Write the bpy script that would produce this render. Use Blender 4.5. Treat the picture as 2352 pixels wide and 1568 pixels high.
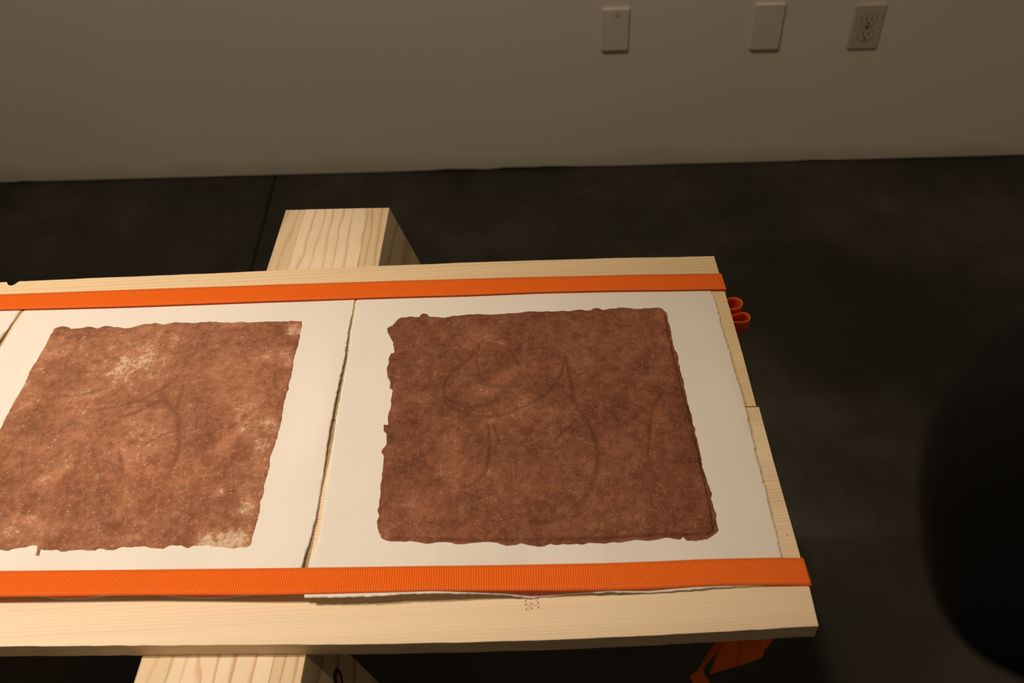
import bpy, bmesh, math, random
import numpy as np
from mathutils import Matrix, Vector

# ------------------------------------------------------------------ camera, light, exposure
scene = bpy.context.scene
col = scene.collection
for o in list(bpy.data.objects):
    bpy.data.objects.remove(o)

PITCH, ROLL = 0.780028, 0.054548
cam_d = bpy.data.cameras.new('camera')
cam_d.sensor_width = 36.0
cam_d.lens = 36.0 * 2071.5 / 2352.0
cam_d.clip_start = 0.02
cam = bpy.data.objects.new('camera', cam_d)
col.objects.link(cam)
_f = Vector((0, math.cos(PITCH), -math.sin(PITCH)))
_d = Vector((0, -math.sin(PITCH), -math.cos(PITCH)))
_r = Vector((1, 0, 0))
_r2 = _r * math.cos(ROLL) + _d * math.sin(ROLL)
_d2 = -_r * math.sin(ROLL) + _d * math.cos(ROLL)
_m = Matrix((_r2, -_d2, -_f)).transposed().to_4x4()
_m.translation = Vector((0, 0, 1.42))
cam.matrix_world = _m
cam_d.dof.use_dof = True
cam_d.dof.focus_distance = 0.98
cam_d.dof.aperture_fstop = 6.2
scene.camera = cam

world = bpy.data.worlds.new('room_ambience')
scene.world = world
world.use_nodes = True
world.node_tree.nodes['Background'].inputs[0].default_value = (1.0, 0.74, 0.47, 1)
world.node_tree.nodes['Background'].inputs[1].default_value = 0.095

def spot(name, loc, aim, watts, colour, deg, blend, radius):
    d = bpy.data.lights.new(name, 'SPOT')
    d.energy = watts; d.color = colour; d.spot_size = math.radians(deg); d.spot_blend = blend
    d.shadow_soft_size = radius
    o = bpy.data.objects.new(name, d); col.objects.link(o)
    o.location = loc
    o.rotation_euler = (Vector(aim) - Vector(loc)).to_track_quat('-Z', 'Y').to_euler()
    return o
# main track spot, and an unseen spot added to brighten the wall
spot('track_spot_main', (-1.75, 0.72, 2.90), (-0.67, 0.43, 0.72), 240, (1.0, 0.845, 0.70), 40, 1.0, 0.025)
spot('added_wall_fill', (-0.60, 0.43, 3.30), (0.35, 2.20, -0.50), 112, (1.0, 0.79, 0.54), 106, 1.0, 0.06)

scene.view_settings.view_transform = 'Standard'
scene.view_settings.look = 'None'
scene.view_settings.gamma = 1.0
scene.view_settings.exposure = 0.0
scene.view_settings.use_curve_mapping = False

# ------------------------------------------------------------------ measured outlines (metres)
FRIB_T = [(-0.4665, 0.445),(-0.3311, 0.438),(-0.2311, 0.4322),(-0.1539, 0.428),(-0.0873, 0.4248),(-0.0015, 0.422),(0.0745, 0.4209),(0.1502, 0.4209),(0.1891, 0.4201),(0.2418, 0.4182)]
FRIB_B = [(-0.4557, 0.418),(-0.324, 0.4117),(-0.2261, 0.4047),(-0.1884, 0.4027),(-0.1242, 0.4003),(-0.0863, 0.3992),(-0.0359, 0.3972),(0.0018, 0.3955),(0.0343, 0.3946),(0.0714, 0.3941),(0.1007, 0.3938),(0.131, 0.3943),(0.1673, 0.3945),(0.2018, 0.3932),(0.2413, 0.3913)]
BRIB_T = [(-0.6103, 0.832),(-0.5312, 0.8298),(-0.4522, 0.8277),(-0.2887, 0.8228),(-0.1387, 0.8175),(0.0165, 0.8112),(0.1701, 0.8035),(0.2471, 0.7986)]
BRIB_B = [(-0.5997, 0.8036),(-0.5217, 0.8004),(-0.444, 0.7971),(-0.284, 0.7929),(-0.1797, 0.7893),(-0.137, 0.7881),(-0.0506, 0.7845),(0.0354, 0.7827),(0.1209, 0.7784),(0.1907, 0.7737),(0.2469, 0.7703)]
BACK_EDGE = [(-0.6212, 0.8589),(-0.5408, 0.8575),(-0.4573, 0.8558),(-0.3749, 0.8538),(-0.294, 0.8531),(-0.2153, 0.8518),(-0.1409, 0.85),(-0.0613, 0.8482),(0.018, 0.8456),(0.1232, 0.8411),(0.2484, 0.8345)]
BACK_END = [(0.2484, 0.8345),(0.2481, 0.772),(0.2463, 0.6678),(0.244, 0.5955)]
FRONT_END = [(0.2464, 0.5941),(0.2443, 0.5244),(0.2422, 0.4175),(0.242, 0.3916),(0.2398, 0.3547)]
FRONT_EDGE = [(-0.4448, 0.3764),(-0.3888, 0.3738),(-0.3331, 0.3709),(-0.2776, 0.3679),(-0.2225, 0.3651),(-0.1677, 0.3623),(-0.1132, 0.3595),(-0.0409, 0.3571),(0.0131, 0.3557),(0.0671, 0.3548),(0.1534, 0.3544),(0.2398, 0.3547)]
SEAM = [(-0.1865, 0.6071),(0.2452, 0.5948)]
NOTCH = [(-0.6138, 0.8591),(-0.6051, 0.8511),(-0.5977, 0.8586)]
P3_LEFT = [(-0.1779, 0.7912),(-0.1801, 0.7357),(-0.1802, 0.688),(-0.1825, 0.6436),(-0.1841, 0.6048),(-0.1838, 0.5681),(-0.1846, 0.5308),(-0.1849, 0.4957),(-0.1853, 0.4672),(-0.1876, 0.4491),(-0.1901, 0.4346)]
P3_FRONT = [(-0.1887, 0.4002),(-0.1659, 0.3988),(-0.1324, 0.3975),(-0.1027, 0.3977),(-0.0767, 0.3969),(-0.0399, 0.3963),(-0.0177, 0.3952),(0.0044, 0.3935),(0.0193, 0.3938),(0.0343, 0.3944),(0.0712, 0.3923),(0.1048, 0.3916),(0.1308, 0.3917),(0.1456, 0.3918),(0.1682, 0.3929),(0.1981, 0.3924)]
P3_FRONT_Z = [0.011, 0.0111, 0.0113, 0.0114, 0.0115, 0.0078, 0.0053, 0.0008, 0.0008, 0.0019, 0.0045, 0.0015, 0.0021, 0.0025, 0.0019, 0.001]
P3_RIGHT = [(0.2326, 0.7764),(0.2337, 0.75),(0.233, 0.7163),(0.2326, 0.6888),(0.2328, 0.663),(0.2318, 0.6344),(0.2326, 0.6154),(0.2321, 0.5928),(0.2305, 0.5561),(0.2293, 0.5265),(0.2285, 0.4944),(0.2277, 0.4691),(0.2273, 0.4435),(0.2254, 0.4191),(0.2233, 0.3957)]
P2_RIGHT = [(-0.1806, 0.7898),(-0.1827, 0.7344),(-0.1831, 0.6868),(-0.1858, 0.6425),(-0.1877, 0.6038),(-0.1887, 0.5672),(-0.1893, 0.53),(-0.1901, 0.5048),(-0.1907, 0.4854),(-0.1928, 0.4621),(-0.1946, 0.4486),(-0.1963, 0.434)]
P2_FRONT = [(-0.458, 0.4197),(-0.4287, 0.418),(-0.4139, 0.4158),(-0.3992, 0.4141),(-0.3839, 0.4129),(-0.3688, 0.4133),(-0.3465, 0.4129),(-0.325, 0.4121),(-0.3103, 0.4106),(-0.2958, 0.4082),(-0.2816, 0.4076),(-0.259, 0.4057),(-0.2445, 0.4059),(-0.2226, 0.4053),(-0.2044, 0.4046),(-0.1931, 0.404)]
P2_FRONT_Z = [0.006, 0.0045, 0.0037, 0.003, 0.0043, 0.0056, 0.0076, 0.0068, 0.0057, 0.0046, 0.0035, 0.0051, 0.0062, 0.0078, 0.0083, 0.0084]
P2_LEFT = [(-0.5711, 0.8019),(-0.5739, 0.7674),(-0.5759, 0.7414),(-0.5785, 0.6932),(-0.5827, 0.6099),(-0.5868, 0.4472)]
P1_RIGHT = [(-0.5754, 0.8029),(-0.5787, 0.7734),(-0.5804, 0.7521),(-0.5844, 0.704),(-0.5878, 0.6188),(-0.5918, 0.4554)]
PRINT_R = [(-0.1252, 0.755),(-0.1158, 0.7564),(-0.1043, 0.7548),(-0.1029, 0.759),(-0.0996, 0.7606),(-0.096, 0.7585),(-0.0938, 0.7549),(-0.076, 0.751),(-0.0593, 0.7537),(-0.0385, 0.7539),(-0.0218, 0.7513),(-0.0051, 0.7521),(0.0116, 0.7529),(0.0242, 0.7537),(0.0449, 0.7515),(0.0657, 0.751),(0.0804, 0.7523),(0.0845, 0.7507),(0.0906, 0.7499),(0.0963, 0.7541),(0.1009, 0.7522),(0.104, 0.7488),(0.1137, 0.7511),(0.1263, 0.7523),(0.1404, 0.7481),(0.1569, 0.7477),(0.1674, 0.7483),(0.1731, 0.7448),(0.1758, 0.7385),(0.1756, 0.7279),(0.1759, 0.7146),(0.1756, 0.6972),(0.1748, 0.6803),(0.1773, 0.6717),(0.1761, 0.6609),(0.1761, 0.6474),(0.1758, 0.6291),(0.176, 0.6086),(0.1763, 0.5913),(0.1764, 0.5744),(0.1765, 0.5602),(0.1761, 0.5533),(0.1763, 0.5396),(0.176, 0.5241),(0.1761, 0.5111),(0.1775, 0.5003),(0.1779, 0.4909),(0.1764, 0.4858),(0.1774, 0.4735),(0.1774, 0.4635),(0.1764, 0.4518),(0.173, 0.4472),(0.1675, 0.4447),(0.1646, 0.442),(0.1545, 0.4407),(0.1464, 0.4412),(0.143, 0.4453),(0.1402, 0.443),(0.1292, 0.4462),(0.1225, 0.4452),(0.1124, 0.4434),(0.0995, 0.4448),(0.0861, 0.4432),(0.073, 0.4434),(0.0567, 0.4441),(0.0403, 0.4436),(0.0241, 0.4461),(0.0132, 0.4434),(-0.0022, 0.4478),(-0.0154, 0.4464),(-0.0301, 0.4511),(-0.0416, 0.4507),(-0.0581, 0.45),(-0.0714, 0.4532),(-0.0862, 0.4522),(-0.0979, 0.4558),(-0.1112, 0.4563),(-0.1203, 0.4563),(-0.1273, 0.4615),(-0.1319, 0.4677),(-0.134, 0.4797),(-0.1326, 0.4857),(-0.1336, 0.4939),(-0.1322, 0.5041),(-0.1329, 0.5147),(-0.1325, 0.5297),(-0.1325, 0.5429),(-0.1314, 0.5541),(-0.1342, 0.5611),(-0.1331, 0.5668),(-0.1306, 0.5701),(-0.1311, 0.5842),(-0.1342, 0.5892),(-0.1346, 0.5965),(-0.1303, 0.5962),(-0.1305, 0.6084),(-0.1289, 0.6208),(-0.1293, 0.6335),(-0.1283, 0.6437),(-0.1312, 0.6466),(-0.1313, 0.6545),(-0.1343, 0.6627),(-0.1365, 0.6764),(-0.1349, 0.69),(-0.1334, 0.6983),(-0.1299, 0.6995),(-0.1313, 0.7153),(-0.1342, 0.7199),(-0.1383, 0.7305),(-0.1395, 0.7395),(-0.1339, 0.7435),(-0.1298, 0.7508)]
PRINT_R_IN = [(-0.1251, 0.7528),(-0.076, 0.7489),(-0.0385, 0.7508),(0.024, 0.7501),(0.0862, 0.7469),(0.1275, 0.7448),(0.1685, 0.7415),(0.1733, 0.7357),(0.1716, 0.7033),(0.1721, 0.6639),(0.1727, 0.6114),(0.1738, 0.5651),(0.1739, 0.5221),(0.1735, 0.4839),(0.1722, 0.4599),(0.1711, 0.4502),(0.1637, 0.4459),(0.123, 0.4485),(0.0735, 0.4478),(0.0078, 0.45),(-0.0581, 0.4542),(-0.108, 0.4593),(-0.1205, 0.4601),(-0.1286, 0.4694),(-0.1298, 0.4875),(-0.1297, 0.5405),(-0.1283, 0.5936),(-0.1274, 0.6437),(-0.127, 0.6979)]
LINES_R = [[(-0.035, 0.7021),(-0.0392, 0.6827),(-0.0374, 0.6635),(-0.0338, 0.6472),(-0.0224, 0.6385),(-0.0071, 0.6361),(0.0065, 0.639)], [(-0.0391, 0.6883),(-0.0511, 0.6754),(-0.0648, 0.6628),(-0.0724, 0.6475),(-0.0742, 0.6346),(-0.0693, 0.624),(-0.055, 0.6154),(-0.0361, 0.614),(-0.0076, 0.6208)], [(-0.072, 0.6191),(-0.0587, 0.6082),(-0.0401, 0.5995),(-0.0214, 0.5981),(-0.0026, 0.6029),(0.0166, 0.6127),(0.0343, 0.6241)], [(0.0575, 0.6754),(0.0596, 0.6535),(0.0633, 0.6296),(0.0613, 0.617),(0.0648, 0.6042),(0.0724, 0.5866),(0.0775, 0.5649),(0.0781, 0.5442),(0.0757, 0.5222),(0.0715, 0.5074),(0.0613, 0.4914),(0.0484, 0.4799),(0.0306, 0.4681),(0.0104, 0.4674)], [(0.0575, 0.6754),(0.0515, 0.6488),(0.0424, 0.6312),(0.0205, 0.6149)], [(-0.0273, 0.5864),(-0.026, 0.5628),(-0.0283, 0.538),(-0.0321, 0.5251),(-0.0392, 0.517),(-0.0514, 0.5125)], [(-0.0269, 0.5204),(-0.0205, 0.4988),(-0.0124, 0.4839),(0.0024, 0.4749)], [(0.1527, 0.6154),(0.1385, 0.5964),(0.1318, 0.5634),(0.125, 0.5298),(0.1325, 0.5097)], [(0.0553, 0.5806),(0.0416, 0.5697),(0.0373, 0.5607)], [(-0.0309, 0.7047),(-0.0128, 0.7032),(0.0007, 0.6881),(0.0058, 0.6683)], [(-0.0217, 0.5884),(-0.0168, 0.5668)], [(-0.0033, 0.5871),(0.0148, 0.5787),(0.0255, 0.5744)]]
PRINT_L = [(-0.5216, 0.7712),(-0.5161, 0.7722),(-0.5107, 0.7703),(-0.5057, 0.7663),(-0.4944, 0.7671),(-0.4851, 0.768),(-0.4745, 0.7647),(-0.466, 0.7682),(-0.4519, 0.7657),(-0.4433, 0.7623),(-0.4323, 0.7641),(-0.4199, 0.7679),(-0.4105, 0.7688),(-0.3983, 0.7656),(-0.3854, 0.7679),(-0.3656, 0.7652),(-0.3466, 0.7657),(-0.3269, 0.7627),(-0.3097, 0.7628),(-0.3017, 0.7607),(-0.2865, 0.7609),(-0.2693, 0.7604),(-0.2481, 0.7592),(-0.238, 0.7579),(-0.2375, 0.7474),(-0.2382, 0.7339),(-0.2377, 0.7206),(-0.2396, 0.7025),(-0.2387, 0.6822),(-0.2396, 0.6627),(-0.2405, 0.6436),(-0.2414, 0.6251),(-0.2413, 0.6071),(-0.2422, 0.5874),(-0.2433, 0.5747),(-0.245, 0.5622),(-0.2443, 0.5539),(-0.245, 0.5378),(-0.2446, 0.5201),(-0.2457, 0.5068),(-0.2453, 0.49),(-0.2466, 0.4835),(-0.2468, 0.4709),(-0.2464, 0.462),(-0.2502, 0.4597),(-0.2623, 0.4595),(-0.2779, 0.4623),(-0.2905, 0.4645),(-0.2996, 0.4645),(-0.3035, 0.4613),(-0.3104, 0.4652),(-0.3212, 0.4659),(-0.3263, 0.4618),(-0.339, 0.4644),(-0.3457, 0.4666),(-0.356, 0.4655),(-0.364, 0.4668),(-0.371, 0.4646),(-0.3785, 0.4642),(-0.3867, 0.4665),(-0.3898, 0.4641),(-0.3957, 0.4662),(-0.4049, 0.4664),(-0.4141, 0.4665),(-0.4197, 0.4651),(-0.4266, 0.4678),(-0.4325, 0.4671),(-0.4409, 0.4694),(-0.4394, 0.4628),(-0.4406, 0.4617),(-0.4424, 0.463),(-0.4436, 0.4683),(-0.4451, 0.4737),(-0.4487, 0.4745),(-0.4557, 0.4726),(-0.4644, 0.4714),(-0.4699, 0.4695),(-0.4782, 0.4714),(-0.5024, 0.4722),(-0.5262, 0.4718),(-0.5475, 0.475),(-0.5479, 0.4853),(-0.5432, 0.5238),(-0.5382, 0.5649),(-0.5354, 0.5976),(-0.5329, 0.6211),(-0.5327, 0.6347),(-0.5315, 0.6508),(-0.5312, 0.6649),(-0.5293, 0.6854),(-0.5305, 0.6992),(-0.528, 0.7246),(-0.5267, 0.743),(-0.5263, 0.7592),(-0.5251, 0.7673)]
LINES_L = [[(-0.3711, 0.6508),(-0.3542, 0.631),(-0.3471, 0.6146),(-0.3393, 0.5878),(-0.3388, 0.5708),(-0.3412, 0.5524),(-0.3437, 0.5287),(-0.3517, 0.5157),(-0.36, 0.5049)], [(-0.4712, 0.6441),(-0.4411, 0.6373),(-0.4175, 0.6402),(-0.3938, 0.6501),(-0.3739, 0.663),(-0.3603, 0.6814)], [(-0.4101, 0.6259),(-0.3902, 0.6359),(-0.3735, 0.6463)], [(-0.3533, 0.6663),(-0.3526, 0.6471),(-0.353, 0.6332)], [(-0.2919, 0.604),(-0.277, 0.6164),(-0.2657, 0.6315),(-0.2541, 0.647)], [(-0.2556, 0.681),(-0.2567, 0.6639),(-0.2517, 0.6539)], [(-0.4351, 0.5289),(-0.4412, 0.5431),(-0.4357, 0.5733)], [(-0.3968, 0.5769),(-0.3878, 0.5556),(-0.39, 0.5396)], [(-0.3735, 0.5902),(-0.3585, 0.5978),(-0.3462, 0.6035)], [(-0.4837, 0.6615),(-0.4627, 0.6623),(-0.4357, 0.6675)]]
WORN_L = [(-0.4209, 0.7061, 0.0273, 0.75),(-0.4256, 0.6963, 0.0096, 0.9),(-0.2411, 0.7422, 0.0056, 1.3),(-0.2534, 0.5969, 0.0096, 0.9),(-0.2517, 0.5753, 0.0064, 0.8),(-0.2882, 0.523, 0.0026, 1.2),(-0.2578, 0.5038, 0.0056, 1.2),(-0.4474, 0.6588, 0.0257, 0.4),(-0.382, 0.6038, 0.0241, 0.45),(-0.4727, 0.5949, 0.0145, 0.35),(-0.2892, 0.6567, 0.0193, 0.3),(-0.3822, 0.7134, 0.0193, 0.3),(-0.3128, 0.6878, 0.0193, 0.3),(-0.2726, 0.4663, 0.0088, 1.5),(-0.26, 0.4638, 0.0096, 1.5),(-0.2505, 0.4614, 0.0064, 1.3),(-0.2867, 0.4681, 0.0064, 1.2)]
WORN_R = [(-0.0118, 0.7017, 0.0028, 1.2),(0.0072, 0.6134, 0.0106, 0.55),(-0.0253, 0.5935, 0.0053, 0.5),(-0.0327, 0.7163, 0.0106, 0.4),(0.1343, 0.7033, 0.0124, 0.25),(0.023, 0.5345, 0.0088, 0.3),(-0.0995, 0.4957, 0.0177, 0.3),(-0.1264, 0.4615, 0.0044, 1.0),(0.0009, 0.599, 0.0088, 0.5)]
WALL_N = [0.04878, 0.99881]
WALL_D = 2.1104
WALL_T = [0.99881, -0.04878]
BEAM_L = [(-0.2952, 1.0049),(-0.3287, 0.3696),(-0.3305, 0.3464)]
BEAM_R = [(-0.1552, 0.9902),(-0.163, 0.8728),(-0.1891, 0.3596),(-0.1897, 0.3385)]
STAMP = [(-0.0005, 0.3943),(0.0103, 0.3936),(-0.001, 0.3837),(0.0098, 0.3838)]
MARK_OUT = [(0.0897, -0.235, 0.6401),(0.0901, -0.2373, 0.639),(0.0902, -0.2397, 0.6385),(0.0902, -0.242, 0.6386),(0.09, -0.244, 0.6393),(0.0896, -0.2456, 0.6406),(0.089, -0.2468, 0.6423),(0.0884, -0.2473, 0.6444),(0.0876, -0.2473, 0.6466),(0.0869, -0.2466, 0.6489),(0.0862, -0.2454, 0.6511),(0.0856, -0.2437, 0.6531),(0.0851, -0.2417, 0.6546),(0.0847, -0.2394, 0.6557),(0.0846, -0.2371, 0.6562),(0.0846, -0.2348, 0.6562),(0.0848, -0.2328, 0.6555),(0.0852, -0.2311, 0.6543),(0.0857, -0.2299, 0.6526),(0.0864, -0.2293, 0.6506),(0.0871, -0.2294, 0.6483),(0.0878, -0.23, 0.646),(0.0886, -0.2312, 0.6437),(0.0892, -0.2329, 0.6417)]
MARK_IN = [(0.0887, -0.2365, 0.6433),(0.0889, -0.2379, 0.6426),(0.0891, -0.2393, 0.6421),(0.0891, -0.2407, 0.642),(0.0891, -0.2418, 0.6421),(0.0889, -0.2427, 0.6426),(0.0887, -0.2433, 0.6434),(0.0884, -0.2435, 0.6443),(0.088, -0.2433, 0.6455),(0.0876, -0.2428, 0.6467),(0.0872, -0.2419, 0.6479),(0.0869, -0.2408, 0.649),(0.0866, -0.2395, 0.6499),(0.0863, -0.2381, 0.6507),(0.0862, -0.2367, 0.6511),(0.0862, -0.2353, 0.6513),(0.0862, -0.2342, 0.6511),(0.0864, -0.2333, 0.6506),(0.0866, -0.2327, 0.6499),(0.0869, -0.2325, 0.6489),(0.0873, -0.2326, 0.6478),(0.0877, -0.2331, 0.6466),(0.088, -0.234, 0.6454),(0.0884, -0.2351, 0.6442)]
BOARD = 0.72          # top of the planks
PLANK_T = 0.0178
RNG = random.Random(7)

# ------------------------------------------------------------------ helpers
def link(name, me, mat=None, parent=None, kind=None, label=None, cat=None, group=None):
    o = bpy.data.objects.new(name, me); col.objects.link(o)
    if mat is not None: me.materials.append(mat)
    if parent is not None: o.parent = parent
    if kind: o['kind'] = kind
    if label: o['label'] = label
    if cat: o['category'] = cat
    if group: o['group'] = group
    return o
def empty(name, loc, rz, label, cat, group=None):
    o = bpy.data.objects.new(name, None); col.objects.link(o)
    o.location = loc; o.rotation_euler = (0, 0, rz); o['label'] = label; o['category'] = cat
    o.empty_display_size = .1
    if group: o['group'] = group
    return o
def mesh(name, v, f, smooth=False):
    me = bpy.data.meshes.new(name)
    me.from_pydata([tuple(map(float, p)) for p in v], [], [tuple(int(i) for i in q) for q in f]); me.update()
    if smooth: me.polygons.foreach_set('use_smooth', [True]*len(me.polygons))
    return me
def bm_mesh(name, bm, smooth=False):
    me = bpy.data.meshes.new(name); bm.normal_update(); bm.to_mesh(me); bm.free()
    if smooth: me.polygons.foreach_set('use_smooth', [True]*len(me.polygons))
    return me
def box_bm(sx, sy, sz, c=(0, 0, 0), bevel=0, seg=2):
    bm = bmesh.new(); bmesh.ops.create_cube(bm, size=1)
    bmesh.ops.scale(bm, vec=(sx, sy, sz), verts=bm.verts)
    if bevel: bmesh.ops.bevel(bm, geom=bm.edges[:], offset=bevel, segments=seg, affect='EDGES', profile=.5)
    bmesh.ops.translate(bm, vec=c, verts=bm.verts)
    return bm
def prism_bm(poly, z0, z1, bevel=0):
    bm = bmesh.new()
    vs = [bm.verts.new((x, y, z0)) for x, y in poly]
    f = bm.faces.new(vs)
    r = bmesh.ops.extrude_face_region(bm, geom=[f])
    bmesh.ops.translate(bm, vec=(0, 0, z1-z0), verts=[g for g in r['geom'] if isinstance(g, bmesh.types.BMVert)])
    bmesh.ops.recalc_face_normals(bm, faces=bm.faces)
    return bm
def densify(pts, step):
    p = np.array(pts, float); out = []
    for a, b in zip(p[:-1], p[1:]):
        n = max(1, int(np.linalg.norm(b-a)/step))
        for i in range(n): out.append(a+(b-a)*i/n)
    out.append(p[-1]); return np.array(out)
class Noise2:
    def __init__(s, seed): s.t = np.random.RandomState(seed).rand(256, 256)
    def at(s, x, y, sc):
        x = np.asarray(x)/sc+1000; y = np.asarray(y)/sc+1000
        i = np.floor(x).astype(int); j = np.floor(y).astype(int); u = x-i; v = y-j
        u = u*u*(3-2*u); v = v*v*(3-2*v)
        g = lambda a, b: s.t[a % 256, b % 256]
        return (g(i, j)*(1-u)+g(i+1, j)*u)*(1-v)+(g(i, j+1)*(1-u)+g(i+1, j+1)*u)*v-.5
    def fbm(s, x, y, sc, n=4):
        return sum(s.at(x+7.1*k, y+3.3*k, sc/2**k)/2**k for k in range(n))
def sstep(t):
    t = np.clip(t, 0, 1); return t*t*(3-2*t)
def inside(x, y, poly):
    r = np.zeros(x.shape, bool); n = len(poly)
    for i in range(n):
        (x0, y0), (x1, y1) = poly[i], poly[(i+1) % n]
        if y0 == y1: continue
        c = ((y0 > y) != (y1 > y)) & (x < (x1-x0)*(y-y0)/(y1-y0)+x0)
        r ^= c
    return r
def dist_poly(x, y, pts, closed=True):
    best = np.full(x.shape, 1e9); bx = x.copy(); by = y.copy()
    n = len(pts)
    for i in range(n if closed else n-1):
        a = pts[i]; b = pts[(i+1) % n]; d = (b[0]-a[0], b[1]-a[1]); L = d[0]**2+d[1]**2+1e-18
        t = np.clip(((x-a[0])*d[0]+(y-a[1])*d[1])/L, 0, 1)
        px = a[0]+t*d[0]; py = a[1]+t*d[1]; q = (x-px)**2+(y-py)**2
        m = q < best; best = np.where(m, q, best); bx = np.where(m, px, bx); by = np.where(m, py, by)
    return np.sqrt(best), bx, by
def sheet(poly, res):
    """quad grid filling an outline, boundary vertices snapped on to it"""
    p = np.array(poly); lo = p.min(0)-res; hi = p.max(0)+res
    gx = np.arange(lo[0], hi[0]+res, res); gy = np.arange(lo[1], hi[1]+res, res)
    X, Y = np.meshgrid(gx, gy, indexing='ij')
    cx, cy = X[:-1, :-1]+res/2, Y[:-1, :-1]+res/2
    keep = inside(cx, cy, poly)
    idx = np.arange(X.size).reshape(X.shape)
    q = np.stack([idx[:-1, :-1], idx[1:, :-1], idx[1:, 1:], idx[:-1, 1:]], -1)[keep]
    used = np.unique(q); rem = -np.ones(X.size, int); rem[used] = np.arange(len(used)); q = rem[q]
    x, y = X.ravel()[used], Y.ravel()[used]
    cnt = np.bincount(q.ravel(), minlength=len(x))
    b = cnt < 4
    _, bx, by = dist_poly(x[b], y[b], poly)
    x[b] = bx; y[b] = by
    return x, y, q, b
def roughen(pts, step, amp, seed, scale=.003):
    n = Noise2(seed); p = densify(pts, step)
    d = np.gradient(p, axis=0); l = np.linalg.norm(d, axis=1, keepdims=True)+1e-12; nrm = np.stack([-d[:, 1], d[:, 0]], 1)/l
    s = np.cumsum(l[:, 0]); w = n.fbm(s, s*0, scale, 4)*2*amp
    w[0] = w[-1] = 0
    return p+nrm*w[:, None]

# ------------------------------------------------------------------ materials
def new_mat(name):
    m = bpy.data.materials.new(name); m.use_nodes = True; nt = m.node_tree
    return m, nt, nt.nodes['Principled BSDF']
def N(nt, t, **kw):
    n = nt.nodes.new(t)
    for k, v in kw.items():
        if k in ('inp',):
            for a, b in v.items(): n.inputs[a].default_value = b
        else: setattr(n, k, v)
    return n
def L(nt, a, ao, b, bi): nt.links.new(a.outputs[ao], b.inputs[bi])
def coords(nt, scale=(1, 1, 1), loc=(0, 0, 0), rot=(0, 0, 0)):
    tc = N(nt, 'ShaderNodeTexCoord'); mp = N(nt, 'ShaderNodeMapping')
    mp.inputs['Scale'].default_value = scale; mp.inputs['Location'].default_value = loc; mp.inputs['Rotation'].default_value = rot
    L(nt, tc, 'Object', mp, 'Vector'); return mp
def ramp(nt, stops):
    r = N(nt, 'ShaderNodeValToRGB'); e = r.color_ramp.elements
    while len(e) < len(stops): e.new(.5)
    for k, (p, c) in zip(e, stops): k.position = p; k.color = (*c, 1) if len(c) == 3 else c
    return r
def mixc(nt, fac=None, a=None, b=None, mode='MIX'):
    m = N(nt, 'ShaderNodeMix', data_type='RGBA', blend_type=mode)
    for sock, v in ((0, fac), (6, a), (7, b)):
        if v is None: continue
        if isinstance(v, tuple) and isinstance(v[0], bpy.types.Node): nt.links.new(v[0].outputs[v[1]], m.inputs[sock])
        elif isinstance(v, tuple): m.inputs[sock].default_value = (*v, 1)
        else: m.inputs[sock].default_value = v
    return m
def bump(nt, bsdf, src, out, strength, dist):
    b = N(nt, 'ShaderNodeBump'); b.inputs['Strength'].default_value = strength; b.inputs['Distance'].default_value = dist
    L(nt, src, out, b, 'Height'); L(nt, b, 'Normal', bsdf, 'Normal'); return b

def math_n(nt, op, a, b=None):
    m = N(nt, 'ShaderNodeMath', operation=op)
    for i, v in enumerate((a, b)):
        if v is None: continue
        if isinstance(v, tuple): nt.links.new(v[0].outputs[v[1]], m.inputs[i])
        else: m.inputs[i].default_value = v
    return m

def wall_mat():
    m, nt, b = new_mat('painted_wall'); c = coords(nt)
    n = N(nt, 'ShaderNodeTexNoise', inp={'Scale': 1.3, 'Detail': 4.0}); L(nt, c, 'Vector', n, 'Vector')
    r = ramp(nt, [(.3, (.66, .63, .58)), (.7, (.72, .69, .64))]); L(nt, n, 'Fac', r, 'Fac')
    sx = N(nt, 'ShaderNodeSeparateXYZ'); L(nt, c, 'Vector', sx, 'Vector')
    n3 = N(nt, 'ShaderNodeTexNoise', inp={'Scale': 5.0, 'Detail': 5.0}); L(nt, c, 'Vector', n3, 'Vector')
    h = math_n(nt, 'ADD', (sx, 'Z'), math_n(nt, 'MULTIPLY', (n3, 'Fac'), -.10) and (n3, 'Fac'))
    # scuffed foot of the wall
    s1 = math_n(nt, 'MULTIPLY', (n3, 'Fac'), .09); s2 = math_n(nt, 'SUBTRACT', (sx, 'Z'), (s1, 0))
    mr = N(nt, 'ShaderNodeMapRange', inp={'From Min': -.03, 'From Max': .012, 'To Min': .45, 'To Max': 0.0}); L(nt, s2, 0, mr, 'Value')
    mx = mixc(nt, (mr, 'Result'), (r, 'Color'), (.40, .35, .28)); L(nt, mx, 2, b, 'Base Color')
    b.inputs['Roughness'].default_value = .75
    n2 = N(nt, 'ShaderNodeTexNoise', inp={'Scale': 260.0, 'Detail': 2.0}); L(nt, c, 'Vector', n2, 'Vector')
    bump(nt, b, n2, 'Fac', .12, .002)
    nt.nodes.remove(h); return m
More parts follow.
